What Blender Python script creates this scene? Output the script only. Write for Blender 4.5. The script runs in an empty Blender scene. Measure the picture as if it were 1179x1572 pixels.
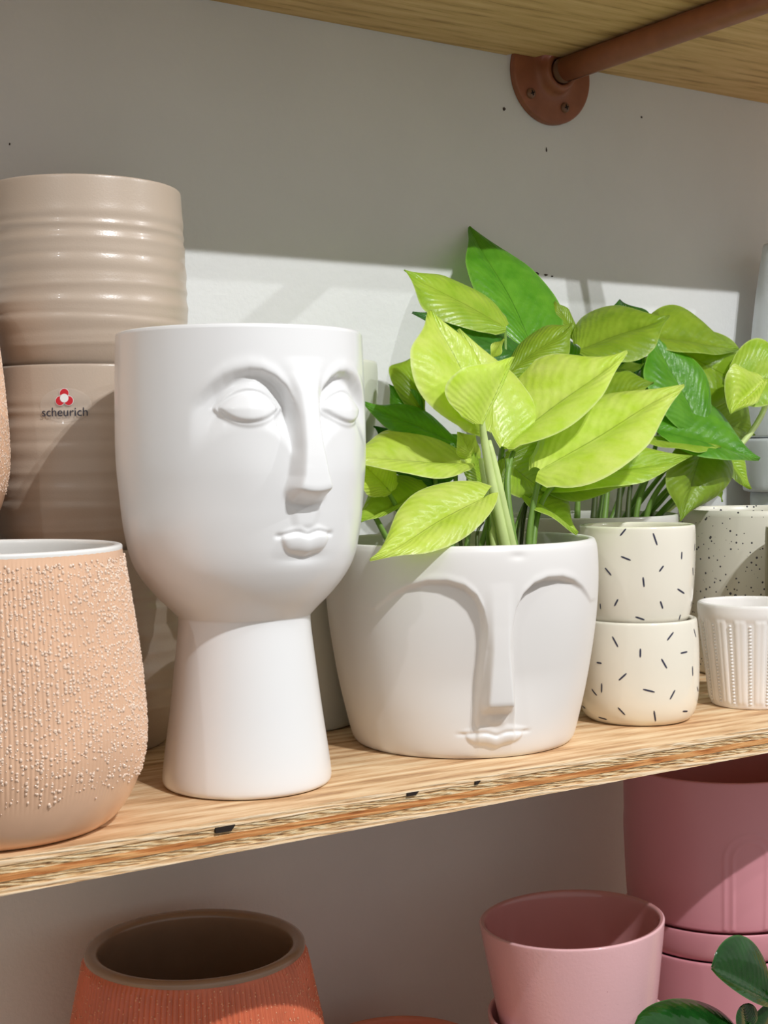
import bpy, math, random
import numpy as np
from mathutils import Vector, Matrix

scene = bpy.context.scene
COL = scene.collection

# ------------------------------------------------------------------ camera
W, HH = 1179.0, 1572.0
CX, CY = W / 2, HH / 2
VP1 = np.array([3858.0, 656.0])      # vanishing point of the shelf direction
VP2 = np.array([-855.0, 722.0])      # vanishing point of the wall normal
F = math.sqrt(-float((VP1 - [CX, CY]) @ (VP2 - [CX, CY])))
_ex = np.array([VP1[0] - CX, VP1[1] - CY, F]); _ex /= np.linalg.norm(_ex)
_ey = np.array([VP2[0] - CX, VP2[1] - CY, F]); _ey /= np.linalg.norm(_ey)
_ez = np.cross(_ex, _ey)
RW = np.array([_ex, _ey, _ez])       # camera vector (right, down, forward) -> world
CAM = np.array([0.0, -0.96, 0.1893])

cam_data = bpy.data.cameras.new('camera')
cam = bpy.data.objects.new('camera', cam_data)
COL.objects.link(cam)
right, down, fwd = RW[:, 0], RW[:, 1], RW[:, 2]
cam.matrix_world = Matrix((
    (right[0], -down[0], -fwd[0], CAM[0]),
    (right[1], -down[1], -fwd[1], CAM[1]),
    (right[2], -down[2], -fwd[2], CAM[2]),
    (0, 0, 0, 1)))
cam_data.sensor_fit = 'VERTICAL'
cam_data.sensor_height = 36.0
cam_data.sensor_width = 36.0
cam_data.lens = 36.0 * F / HH
cam_data.clip_start = 0.01
scene.camera = cam

# ------------------------------------------------------------------ light
world = bpy.data.worlds.new('shop_interior')
scene.world = world
world.use_nodes = True
bg = world.node_tree.nodes['Background']
bg.inputs[0].default_value = (1.0, 0.965, 0.92, 1)
bg.inputs[1].default_value = 0.42


def spot(name, loc, target, power, radius=0.010, angle=70, color=(0.97, 0.985, 1.0)):
    d = bpy.data.lights.new(name, 'SPOT')
    d.energy = power
    d.shadow_soft_size = radius
    d.spot_size = math.radians(angle)
    d.spot_blend = 0.6
    d.color = color
    o = bpy.data.objects.new(name, d)
    COL.objects.link(o)
    o.location = loc
    o.rotation_euler = (Vector(target) - Vector(loc)).to_track_quat('-Z', 'Y').to_euler()
    return o


spot('track_spotlight', (0.56, -1.60, 1.48), (0.65, -0.1, 0.05), 66, angle=95)
spot('track_spotlight', (0.65, -1.61, 1.48), (0.65, -0.1, 0.05), 50, angle=95)
spot('track_spotlight', (2.00, -1.45, 1.46), (0.45, -0.2, 0.10), 46, angle=60)
spot('track_spotlight', (-1.20, -1.25, 1.42), (0.50, -0.2, 0.10), 13, angle=60)

scene.view_settings.view_transform = 'Standard'
scene.view_settings.look = 'None'
scene.view_settings.exposure = 0.0
scene.view_settings.gamma = 1.0
scene.view_settings.use_curve_mapping = False


# ------------------------------------------------------------------ pixel rays
def ray(u, v):
    return RW @ np.array([u - CX, v - CY, F])


def aty(u, v, y):
    r = ray(u, v)
    return CAM + r * (y - CAM[1]) / r[1]


def oncyl(u, v, c, r):
    q = ray(u, v); q = q / math.hypot(q[0], q[1])
    w = np.array(c) - CAM[:2]; t = w @ q[:2]
    d2 = max(0.0, r * r - (w @ w - t * t))
    return CAM + q * (t - math.sqrt(d2))


# ------------------------------------------------------------------ helpers
def tag(o, label=None, cat=None, group=None, kind=None):
    if label: o['label'] = label
    if cat: o['category'] = cat
    if group: o['group'] = group
    if kind: o['kind'] = kind
    return o


def empty(name, loc, label, cat, group=None):
    o = bpy.data.objects.new(name, None)
    o.empty_display_size = 0.02
    o.location = loc
    COL.objects.link(o)
    return tag(o, label, cat, group)


def mesh(name, verts, faces, mat=None, parent=None, world=False, smooth=True, uv=None):
    """verts Nx3; faces list or Nx4 array. world=True: verts are world coords."""
    v = np.asarray(verts, dtype=np.float64)
    if world and parent is not None:
        v = v - np.array(parent_world(parent))
    me = bpy.data.meshes.new(name)
    if isinstance(faces, np.ndarray):
        n, k = faces.shape
        me.vertices.add(len(v)); me.vertices.foreach_set('co', v.astype(np.float32).ravel())
        me.loops.add(n * k); me.loops.foreach_set('vertex_index', faces.astype(np.int32).ravel())
        me.polygons.add(n)
        me.polygons.foreach_set('loop_start', np.arange(0, n * k, k, dtype=np.int32))
        me.polygons.foreach_set('loop_total', np.full(n, k, dtype=np.int32))
        me.update(calc_edges=True)
    else:
        me.from_pydata(v.tolist(), [], faces)
    me.validate()
    if uv is not None:
        lay = me.uv_layers.new(name='UVMap')
        idx = np.empty(len(me.loops), dtype=np.int32)
        me.loops.foreach_get('vertex_index', idx)
        lay.data.foreach_set('uv', np.asarray(uv, dtype=np.float32)[idx].ravel())
    if smooth:
        me.polygons.foreach_set('use_smooth', np.ones(len(me.polygons), dtype=bool))
    if mat: me.materials.append(mat)
    o = bpy.data.objects.new(name, me)
    COL.objects.link(o)
    if parent is not None:
        o.parent = parent
    return o


def parent_world(o):
    p = Vector((0, 0, 0))
    while o is not None:
        p = p + o.location
        o = o.parent
    return p


def copy_tree(o, loc, label, parent=None):
    c = o.copy(); COL.objects.link(c)
    if parent is None:
        c.location = loc; c['label'] = label
    else:
        c.parent = parent
    for ch in list(o.children):
        copy_tree(ch, None, None, c)
    return c


def chaikin(pts, it=2):
    p = np.asarray(pts, float)
    for _ in range(it):
        q = [p[0]]
        for a, b in zip(p[:-1], p[1:]):
            q += [a * .75 + b * .25, a * .25 + b * .75]
        q.append(p[-1])
        p = np.array(q)
    return p


def grid_faces(nr, nc, wrap=True):
    c = nc if wrap else nc - 1
    i, j = np.meshgrid(np.arange(nr - 1), np.arange(c), indexing='ij')
    j2 = (j + 1) % nc
    return np.stack([i * nc + j, i * nc + j2, (i + 1) * nc + j2, (i + 1) * nc + j], -1).reshape(-1, 4)


def lathe(name, prof, mat, parent=None, seg=96, center=(0, 0, 0), rfun=None, thetas=None, world=False):
    """prof: (r,z) list from bottom centre outwards and up. theta 0 faces -y, + towards +x."""
    p = np.asarray(prof, float)
    th = np.linspace(0, 2 * math.pi, seg, endpoint=False) if thetas is None else np.asarray(thetas)
    r = np.repeat(np.maximum(p[:, 0:1], 1e-5), len(th), 1)
    z = np.repeat(p[:, 1:2], len(th), 1)
    if rfun is not None:
        r = rfun(r, z, th[None, :])
    x = center[0] + r * np.sin(th); y = center[1] - r * np.cos(th)
    v = np.stack([x, y, z + center[2]], -1).reshape(-1, 3)
    return mesh(name, v, grid_faces(len(p), len(th)), mat, parent, world)


def pot_profile(outer, thick, floor, rim_round=0.4):
    """closed profile from outer wall points (r,z from base to rim) with an inner wall."""
    o = list(outer)
    rt, zt = o[-1]
    inner = [(max(r - thick, .002), z) for r, z in o if z > floor + .004 and z < zt - .006]
    pts = [(0, o[0][1]), (o[0][0] * .6, o[0][1])] + [o[0]] + o + [(rt - thick * .5, zt + thick * .12), (rt - thick, zt - thick * .25)]
    pts += inner[::-1] + [(max(np.interp(floor, [q[1] for q in o], [q[0] for q in o]) - thick, .003), floor), (0, floor)]
    return pts


def tube(path, rad, seg=8, cap=True):
    p = np.asarray(path, float); n = len(p)
    rad = np.broadcast_to(np.asarray(rad, float), (n,))
    t = np.gradient(p, axis=0); t /= np.linalg.norm(t, axis=1)[:, None]
    up = np.array([0, 0, 1.0]) if abs(t[0][2]) < .9 else np.array([1.0, 0, 0])
    vs = []
    a = np.cross(t[0], up); a /= np.linalg.norm(a)
    for i in range(n):
        a = a - t[i] * (a @ t[i]); a /= np.linalg.norm(a)
        b = np.cross(t[i], a)
        for k in range(seg):
            w = 2 * math.pi * k / seg
            vs.append(p[i] + rad[i] * (a * math.cos(w) + b * math.sin(w)))
    f = [tuple(int(x) for x in q) for q in grid_faces(n, seg)]
    if cap:
        f.append(tuple(range(seg))[::-1]); f.append(tuple((n - 1) * seg + k for k in range(seg)))
    return vs, f


def bezier(pts, n=12):
    pts = np.asarray(pts, float); t = np.linspace(0, 1, n)[:, None]
    if len(pts) == 3:
        return (1 - t) ** 2 * pts[0] + 2 * t * (1 - t) * pts[1] + t * t * pts[2]
    return (1 - t) ** 3 * pts[0] + 3 * t * (1 - t) ** 2 * pts[1] + 3 * t * t * (1 - t) * pts[2] + t ** 3 * pts[3]


def sst(a, b, x):
    t = np.clip((x - a) / (b - a), 0, 1)
    return t * t * (3 - 2 * t)


def lin(r, g, b):
    f = lambda c: (c / 255 / 12.92) if c / 255 <= .04045 else ((c / 255 + .055) / 1.055) ** 2.4
    return (f(r), f(g), f(b), 1)


# ------------------------------------------------------------------ materials
class NT:
    def __init__(self, name):
        self.m = bpy.data.materials.new(name); self.m.use_nodes = True
        self.t = self.m.node_tree; self.n = self.t.nodes; self.l = self.t.links
        self.b = self.n['Principled BSDF']; self.out = self.n['Material Output']

    def add(self, typ, **kw):
        nd = self.n.new(typ)
        for k, v in kw.items():
            if k.startswith('i_'):
                key = k[2:]; key = int(key) if key.isdigit() else key
                nd.inputs[key].default_value = v
            else:
                setattr(nd, k, v)
        return nd

    def link(self, a, b): self.l.new(a, b)

    def ramp(self, src, stops):
        r = self.add('ShaderNodeValToRGB')
        el = r.color_ramp.elements
        while len(el) < len(stops): el.new(.5)
        for e, (p, c) in zip(el, stops):
            e.position = p; e.color = c
        self.link(src, r.inputs[0]); return r.outputs[0]

    def coords(self, scale=(1, 1, 1), kind='Object'):
        c = self.add('ShaderNodeTexCoord'); m = self.add('ShaderNodeMapping')
        m.inputs['Scale'].default_value = scale
        self.link(c.outputs[kind], m.inputs[0]); return m.outputs[0]

    def noise(self, vec, scale, detail=3, rough=.55):
        n = self.add('ShaderNodeTexNoise', i_Scale=scale, i_Detail=detail, i_Roughness=rough)
        self.link(vec, n.inputs['Vector']); return n.outputs['Fac']

    def bump(self, h, dist, strength=1.0):
        b = self.add('ShaderNodeBump', i_Strength=strength, i_Distance=dist)
        self.link(h, b.inputs['Height']); self.link(b.outputs[0], self.b.inputs['Normal'])

    def set(self, color=None, rough=.5, spec=.5, coat=0, coatr=.05):
        if color is not None: self.b.inputs['Base Color'].default_value = color
        self.b.inputs['Roughness'].default_value = rough
        self.b.inputs['Specular IOR Level'].default_value = spec
        self.b.inputs['Coat Weight'].default_value = coat
        self.b.inputs['Coat Roughness'].default_value = coatr
        return self


def mixcol(c, k):
    return tuple(min(1, x * k) for x in c[:3]) + (1,)


def ceramic(name, rgb, rough=.25, var=.05, scale=25, coat=0.0, bump=0.0, bscale=300, spec=.5):
    c = lin(*rgb); t = NT(name).set(c, rough, spec, coat)
    v = t.coords()
    t.link(t.ramp(t.noise(v, scale), [(.3, mixcol(c, 1 - var)), (.7, mixcol(c, 1 + var))]), t.b.inputs['Base Color'])
    if bump: t.bump(t.noise(v, bscale, 2), bump)
    return t.m


def speckled(name, rgb, dot, scale, thr, rough=.35, bump=0.0):
    c = lin(*rgb); t = NT(name).set(c, rough)
    v = t.coords()
    vor = t.add('ShaderNodeTexVoronoi', i_Scale=scale); t.link(v, vor.inputs['Vector'])
    n = t.noise(v, scale * .6, 1)
    ad = t.add('ShaderNodeMath', operation='MULTIPLY_ADD'); ad.inputs[1].default_value = .55
    t.link(n, ad.inputs[0]); t.link(vor.outputs['Distance'], ad.inputs[2])
    d = lin(*dot)
    t.link(t.ramp(ad.outputs[0], [(thr, d), (thr + .05, c)]), t.b.inputs['Base Color'])
    if bump: t.bump(t.noise(v, 420, 2), bump)
    return t.m


def wood(name, cols, sc=(3, 40, 40), rough=.65, bump=.0004, wscale=1.0, seed=0.0, wave=.35):
    t = NT(name).set(None, rough, .3)
    v = t.coords(sc)
    t.n['Mapping'].inputs['Location'].default_value = (seed, seed * 1.7, seed * .6)
    n1 = t.noise(v, 1.6 * wscale, 6, .65)
    w = t.add('ShaderNodeTexWave', wave_type='BANDS', bands_direction='DIAGONAL', i_Scale=.5 * wscale, i_Distortion=9, i_Detail=3)
    t.link(v, w.inputs['Vector'])
    mx = t.add('ShaderNodeMath', operation='MULTIPLY_ADD'); mx.inputs[1].default_value = wave
    t.link(w.outputs['Fac'], mx.inputs[0]); t.link(n1, mx.inputs[2])
    k = len(cols)
    stops = [(.32 + .62 * i / (k - 1), lin(*c)) for i, c in enumerate(cols)]
    t.link(t.ramp(mx.outputs[0], stops), t.b.inputs['Base Color'])
    t.bump(mx.outputs[0], bump)
    return t.m


def leafmat(name, c1, c2, trans, tw=.35, rough=.32, rib=(210, 230, 120), bump=.00011):
    t = NT(name).set(lin(*c1), rough, .45)
    uvn = t.add('ShaderNodeTexCoord'); sep = t.add('ShaderNodeSeparateXYZ')
    t.link(uvn.outputs['UV'], sep.inputs[0])
    # side veins: wave along t - .6|s|
    ab = t.add('ShaderNodeMath', operation='SUBTRACT'); t.link(sep.outputs[1], ab.inputs[0]); ab.inputs[1].default_value = .5
    a2 = t.add('ShaderNodeMath', operation='ABSOLUTE'); t.link(ab.outputs[0], a2.inputs[0])
    m = t.add('ShaderNodeMath', operation='MULTIPLY_ADD'); t.link(a2.outputs[0], m.inputs[0]); m.inputs[1].default_value = -.75; t.link(sep.outputs[0], m.inputs[2])
    sn = t.add('ShaderNodeMath', operation='MULTIPLY'); t.link(m.outputs[0], sn.inputs[0]); sn.inputs[1].default_value = 75
    nzp = t.noise(t.coords(kind='Object'), 45, 2); pa = t.add('ShaderNodeMath', operation='MULTIPLY_ADD'); t.link(nzp, pa.inputs[0]); pa.inputs[1].default_value = 9; t.link(sn.outputs[0], pa.inputs[2])
    si = t.add('ShaderNodeMath', operation='SINE'); t.link(pa.outputs[0], si.inputs[0])
    v = t.coords(kind='Object')
    nz = t.noise(v, 60, 3); nz2 = t.noise(v, 260, 2)
    col = t.ramp(nz, [(.3, lin(*c1)), (.7, lin(*c2))])
    # pale midrib and pale margin
    rb = t.ramp(a2.outputs[0], [(.470, (0, 0, 0, 1)), (.495, (.7, .7, .7, 1))])
    dk = t.ramp(a2.outputs[0], [(.004, mixcol(lin(*c1), .62)), (.012, (1, 1, 1, 1))])
    md = t.add('ShaderNodeMixRGB', blend_type='DARKEN'); md.inputs[0].default_value = 1.0
    t.link(col, md.inputs[1]); t.link(dk, md.inputs[2]); col = md.outputs[0]
    mix = t.add('ShaderNodeMixRGB'); t.link(rb, mix.inputs[0]); t.link(col, mix.inputs[1]); mix.inputs[2].default_value = lin(*rib)
    t.link(mix.outputs[0], t.b.inputs['Base Color'])
    hb = t.add('ShaderNodeMath', operation='MULTIPLY_ADD'); t.link(nz2, hb.inputs[0]); hb.inputs[1].default_value = 3.0
    t.link(si.outputs[0], hb.inputs[2])
    t.bump(hb.outputs[0], bump)
    tr = t.add('ShaderNodeBsdfTranslucent'); tr.inputs[0].default_value = lin(*trans)
    ms = t.add('ShaderNodeMixShader'); ms.inputs[0].default_value = tw
    t.link(t.b.outputs[0], ms.inputs[1]); t.link(tr.outputs[0], ms.inputs[2]); t.link(ms.outputs[0], t.out.inputs[0])
    return t.m


def wallmat():
    t = NT('painted_plaster').set(lin(226, 227, 226), .7, .25)
    v = t.coords()
    t.link(t.ramp(t.noise(v, 6, 4), [(.3, lin(222, 223, 222)), (.7, lin(230, 231, 230))]), t.b.inputs['Base Color'])
    t.bump(t.noise(t.coords((1, 1, 1)), 180, 4), .0004)
    return t.m


M = {}
M['wall'] = wallmat()
M['ply_top'] = wood('plywood_face', [(160, 118, 80), (214, 174, 130), (236, 208, 168), (246, 226, 192)], (9, 80, 80), seed=3.1, bump=.0006, wave=.16)
M['ply_under'] = wood('plywood_underside', [(160, 124, 80), (208, 172, 118), (220, 186, 134), (228, 198, 148)], (8, 80, 80), seed=1.3, wave=.16)
M['ply_a'] = wood('ply_end_grain', [(110, 72, 42), (196, 152, 102), (230, 198, 148), (246, 226, 188)], (70, 60, 620), seed=7.7, bump=.0012, wscale=1.0)
M['ply_b'] = wood('ply_long_grain', [(126, 70, 34), (188, 118, 62), (206, 142, 84), (226, 172, 112)], (22, 60, 330), seed=5.2, bump=.0007)
M['ply_c'] = wood('ply_outer_edge', [(176, 126, 86), (226, 186, 138), (242, 212, 172), (248, 226, 194)], (26, 60, 420), seed=9.4, bump=.0008)
M['ply_hole'] = ceramic('ply_void', (34, 22, 14), .9)
M['white'] = ceramic('white_glaze', (236, 236, 236), .28, .01, 12, coat=.35, spec=.5)
M['white_bowl'] = ceramic('white_satin_glaze', (232, 229, 226), .36, .012, 12)
M['cup'] = ceramic('cream_gloss_glaze', (238, 232, 216), .16, .02, 15, coat=.3)
M['stroke'] = ceramic('navy_brush_paint', (48, 50, 72), .4)
M['rib'] = ceramic('white_ribbed_glaze', (240, 236, 232), .22, .02, 30, coat=.2)
M['grey'] = ceramic('pale_grey_glaze', (206, 204, 196), .2, .02, 15, coat=.3)
M['palewhite'] = ceramic('pale_bluish_white_glaze', (216, 221, 226), .4, .015, 12)
M['greenwhite'] = ceramic('off_white_matt_glaze', (214, 214, 204), .4, .02, 12)
M['speck'] = speckled('cream_speckled_glaze', (226, 221, 206), (70, 66, 72), 230, .42, .35)
M['olive'] = ceramic('olive_taupe_glaze', (150, 142, 116), .35)
M['taupe'] = ceramic('taupe_satin_glaze', (188, 171, 154), .30, .05, 9, coat=.15, bump=.00008, bscale=900)
M['taupe_in'] = ceramic('taupe_inner_glaze', (170, 150, 132), .45)
M['beige'] = ceramic('peach_beige_glaze', (226, 184, 152), .30, .06, 30, coat=.25)
M['bead'] = ceramic('glaze_bead', (232, 204, 182), .18, .04, 200, coat=.4)
M['liner'] = ceramic('white_liner_glaze', (232, 230, 226), .22, .02, 20)
M['orange'] = ceramic('burnt_orange_glaze', (220, 116, 80), .32, .1, 60, coat=.3)
M['orange_bead'] = ceramic('orange_glaze_bead', (236, 160, 124), .10, .1, 300, coat=.6)
M['orange_rim'] = ceramic('brown_grey_rim_glaze', (158, 132, 112), .18, .06, 40, coat=.4)
M['pink'] = speckled('pink_speckled_glaze', (238, 190, 194), (196, 136, 142), 260, .24, .2, .00014)
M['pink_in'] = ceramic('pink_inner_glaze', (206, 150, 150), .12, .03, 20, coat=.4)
M['rose'] = ceramic('rose_satin_glaze', (224, 154, 164), .35, .02, 10)
M['peach'] = ceramic('peach_terracotta', (218, 140, 112), .5, .05, 30)
M['copper'] = ceramic('copper_painted_iron', (146, 88, 60), .42, .12, 60, bump=.0001, bscale=500)
M['screw'] = ceramic('screw_paint', (120, 84, 62), .4)
M['screw_dark'] = ceramic('screw_recess', (24, 18, 14), .8)
M['soil'] = ceramic('potting_soil', (58, 44, 32), .95, .4, 200, bump=.002, bscale=300)
M['nursery'] = ceramic('black_plastic', (36, 36, 36), .5)
M['lime'] = leafmat('lime_leaf', (198, 226, 72), (226, 240, 124), (204, 236, 52), .36, rib=(232, 240, 170))
M['lime_dull'] = leafmat('dull_lime_leaf', (150, 188, 50), (184, 210, 80), (160, 206, 26), .35, rib=(212, 228, 140))
M['olive_leaf'] = leafmat('olive_green_leaf', (126, 158, 38), (152, 180, 54), (140, 180, 14), .36, rib=(180, 204, 96))
M['green'] = leafmat('fresh_green_leaf', (76, 142, 30), (106, 168, 46), (96, 176, 12), .30, rib=(140, 190, 80))
M['dark'] = leafmat('dark_green_leaf', (48, 100, 32), (70, 124, 46), (54, 124, 12), .25, rib=(100, 150, 70))
M['glossy'] = leafmat('glossy_dark_leaf', (20, 60, 20), (32, 82, 30), (30, 90, 10), .10, rough=.12, rib=(70, 120, 60), bump=.00004)
M['stem_pale'] = ceramic('pale_stem', (196, 214, 140), .45, .08, 60)
M['stem_green'] = ceramic('green_stem', (112, 146, 62), .45, .1, 60)
M['stem_dark'] = ceramic('dark_stem', (70, 82, 40), .55, .2, 80)
M['red'] = ceramic('red_print', (204, 28, 44), .4)
M['print_white'] = ceramic('white_print', (240, 240, 240), .4)
M['navy'] = ceramic('navy_print', (34, 38, 56), .4)
M['mark'] = ceramic('wall_scuff', (70, 60, 54), .9)

# ------------------------------------------------------------------ structure
SH_D = 0.30           # shelf depth
TH = 0.018            # plywood thickness
Z_UP = 0.5318         # underside of the shelf above
Z_LOW = -0.362        # top of the shelf below


def box(x0, x1, y0, y1, z0, z1):
    v = [(x0, y0, z0), (x1, y0, z0), (x1, y1, z0), (x0, y1, z0), (x0, y0, z1), (x1, y0, z1), (x1, y1, z1), (x0, y1, z1)]
    f = [(0, 3, 2, 1), (4, 5, 6, 7), (0, 1, 5, 4), (1, 2, 6, 5), (2, 3, 7, 6), (3, 0, 4, 7)]
    return v, f


v, f = box(-1.6, 3.2, 0.0, 0.06, -1.2, 1.6)
wall = mesh('wall_back', v, f, M['wall'], smooth=False)
tag(wall, 'pale grey painted plaster wall behind the shelves', None, kind='structure')


v, f = box(-3.0, 5.0, -4.0, 0.06, -1.25, -1.2)
flo = mesh('floor', v, f, ceramic('shop_floor', (196, 192, 188), .6, .06, 3), smooth=False)
tag(flo, 'plain shop floor in front of the shelves', None, kind='structure')


def disc_mark(name, u, v_, ru, rv, seed):
    rnd = random.Random(seed); p = aty(u, v_, -0.0004)
    pts = [(p[0] + ru * math.cos(a) * rnd.uniform(.6, 1.2), -0.0006, p[2] + rv * math.sin(a) * rnd.uniform(.6, 1.2)) for a in np.linspace(0, 2 * math.pi, 9)[:-1]]
    b = [(x, 0.0002, z) for x, _, z in pts]
    fs = [tuple(range(8))] + [(i, i + 8, (i + 1) % 8 + 8, (i + 1) % 8) for i in range(8)]
    mesh(name, pts + b, fs, M['mark'], wall, world=True, smooth=False)


for i, (u, v_, ru, rv) in enumerate([(774, 167, .0015, .0017), (985, 180, .0011, .0011), (839, 230, .0006, .0021), (15, 221, .0006, .0009),
                                     (800, 420, .0016, .0008), (812, 419, .0022, .0012), (824, 420, .0026, .0014), (838, 422, .003, .0009), (848, 424, .0014, .0006)]):
    disc_mark('wall_mark', u, v_, ru, rv, i)

PLIES = [('ply_c', .0036), ('ply_b', .0042), ('ply_b2', .0034), ('ply_a', .0036), ('ply_c', .0032)]


def rough_board(x0, x1, y0, y1, z0, z1, seed, rough, n=420, notch=None):
    """one ply: a long sheet whose front edge is a little ragged."""
    rnd = np.random.RandomState(seed)
    xs = np.linspace(x0, x1, n)
    k = np.cumsum(rnd.randn(n)) ; k -= np.convolve(k, np.ones(25) / 25, 'same')
    fr = y0 + rough * np.clip(k / 3, -1, 1) + rough * .5 * rnd.rand(n)
    vs = []
    for z in (z0, z1):
        for x, yf in zip(xs, fr): vs.append((x, yf, z))
        for x in xs:
            yb = y1
            for a_, b_, c_ in (notch or ()):
                if a_ < x < b_: yb = min(yb, c_)
            vs.append((x, yb, z))
    q = lambda lay, row, i: lay * 2 * n + row * n + i
    fs = []
    for i in range(n - 1):
        fs.append((q(0, 0, i), q(0, 1, i), q(0, 1, i + 1), q(0, 0, i + 1)))
        fs.append((q(1, 0, i), q(1, 0, i + 1), q(1, 1, i + 1), q(1, 1, i)))
        fs.append((q(0, 0, i), q(0, 0, i + 1), q(1, 0, i + 1), q(1, 0, i)))
        fs.append((q(0, 1, i), q(1, 1, i), q(1, 1, i + 1), q(0, 1, i + 1)))
    for i in (0, n - 1):
        fs.append((q(0, 0, i), q(1, 0, i), q(1, 1, i), q(0, 1, i)))
    return vs, fs


def shelf(name, ztop, label, x0=-1.2, x1=2.6, notch=None, seed=0, n=900, under='ply_under', depth=SH_D):
    root = empty(name, (0.7, -SH_D / 2, ztop - TH), label, 'shelf')
    z = ztop
    for i, (m, t) in enumerate(PLIES):
        vs, fs = rough_board(x0, x1, -depth + (.0, .0005, .0002, .0006, .0)[i], -0.0005, z - t, z, seed + i, .00035, n, notch)
        mm = {'ply_b2': M['ply_b'], 'ply_b': M['ply_a']}.get(m, M.get(m))
        o = mesh('ply', vs, fs, mm, root, world=True, smooth=False)
        me = o.data
        if i == 0:
            me.materials.append(M['ply_top'])
            for p in me.polygons:
                if p.normal.z > .9: p.material_index = 1
        if i == len(PLIES) - 1:
            me.materials.append(M[under])
            for p in me.polygons:
                if p.normal.z < -.9: p.material_index = 1
        z -= t
    return root


FLX = aty(846, 112, -0.004)[0]
shelf('plywood_shelf', 0.0, 'plywood shelf board carrying the white face planters and lime plants', seed=11)
up = shelf('plywood_shelf', Z_UP + TH, 'plywood shelf board overhead with the copper pipe under it', seed=31, n=1500, depth=.265, notch=[(FLX - .046, FLX + .046, -.0080), (FLX - .020, FLX + .020, -.0192)])
shelf('plywood_shelf', Z_LOW, 'lowest plywood shelf board under the orange and pink pots', seed=51, n=300)
main_shelf = [o for o in COL.objects if o.name == 'plywood_shelf'][0]


def void(u, v_, w, h):
    p = aty(u, v_, -SH_D - .0009)
    vs, fs = box(p[0] - w, p[0] + w, -SH_D - .0010, -SH_D + .002, p[2] - h, p[2] + h)
    vs = [(x + (.0012 if i % 4 in (1, 2) else 0) * (1 if z > p[2] else -1), y, z) for i, (x, y, z) in enumerate(vs)]
    mesh('ply_void', vs, fs, M['ply_hole'], main_shelf, world=True, smooth=False)


void(345, 1273, .0052, .0014); void(633, 1219, .0036, .0009); void(733, 1202, .0014, .0009)

# pipe with wall flange -----------------------------------------------------
RP = 0.0107
pz = Z_UP - RP - .0004
pipe = empty('pipe_bracket', (FLX, 0, pz), 'copper-brown iron pipe and round wall flange under the upper shelf', 'pipe')


def ylathe(name, prof, mat, parent, cx=0, cz=0, seg=64):
    """lathe about the y axis; prof = (radius, distance from the wall) ; local to parent"""
    th = np.linspace(0, 2 * math.pi, seg, endpoint=False); p = np.asarray(prof, float)
    r = p[:, 0:1] + 0 * th; y = -p[:, 1:2] + 0 * th
    v = np.stack([cx + r * np.cos(th), y, cz + r * np.sin(th)], -1).reshape(-1, 3)
    return mesh(name, v, grid_faces(len(p), seg), mat, parent)


RF = 0.0430
fl = ylathe('flange', chaikin([(1e-5, .0005), (RF, .0005), (RF, .0005), (RF, .0058), (RF - .001, .0068), (.023, .0076), (.0185, .0095), (.0165, .0175), (.0150, .0188), (.0112, .0188), (.0105, .012), (1e-5, .012)], 2), M['copper'], pipe)
ylathe('pipe', chaikin([(1e-5, .013), (.0099, .013), (.0099, .0245), (RP, .0255), (RP, .0255), (RP, .28), (RP, .345), (1e-5, .345)], 1), M['copper'], pipe)
th_pts = []
for k in range(7):
    th_pts += [(.0098, .0188 + k * .0010), (.0107, .0193 + k * .0010)]
ylathe('thread', th_pts + [(.0098, .0262)], M['screw'], pipe, seg=48)
for (u, v_) in [(816, 143), (868, 165)]:
    p = aty(u, v_, -.0085)
    cx, cz = p[0] - FLX, p[2] - pz
    s = ylathe('screw', [(1e-5, .0102), (.0022, .0101), (.0040, .0094), (.0044, .0082), (.0046, .006)], M['screw'], fl, cx, cz, 24)
    for a in (.35, .35 + math.pi / 2):
        vs, fs = box(-.0022, .0022, -.0105, -.0095, -.00055, .00055)
        vs = [(cx + x * math.cos(a) - z * math.sin(a), y, cz + x * math.sin(a) + z * math.cos(a)) for x, y, z in vs]
        mesh('cross_slot', vs, fs, M['screw_dark'], fl, smooth=False)

# ------------------------------------------------------------------ head planter
HC = (0.38735, -0.22814)
HEAD = [(.0712, .2596), (.0722, .2285), (.0726, .19), (.0707, .1697), (.0692, .1520), (.0655, .1325), (.0595, .1210), (.0506, .1102), (.0430, .1030), (.0388, .0985)]


def alm(dx, dz, w, hu, hl):
    h = np.where(dz > 0, hu, hl)
    return (dx / w) ** 2 + np.abs(dz) / h


def gauss(x, s): return np.exp(-(x / s) ** 2)


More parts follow.
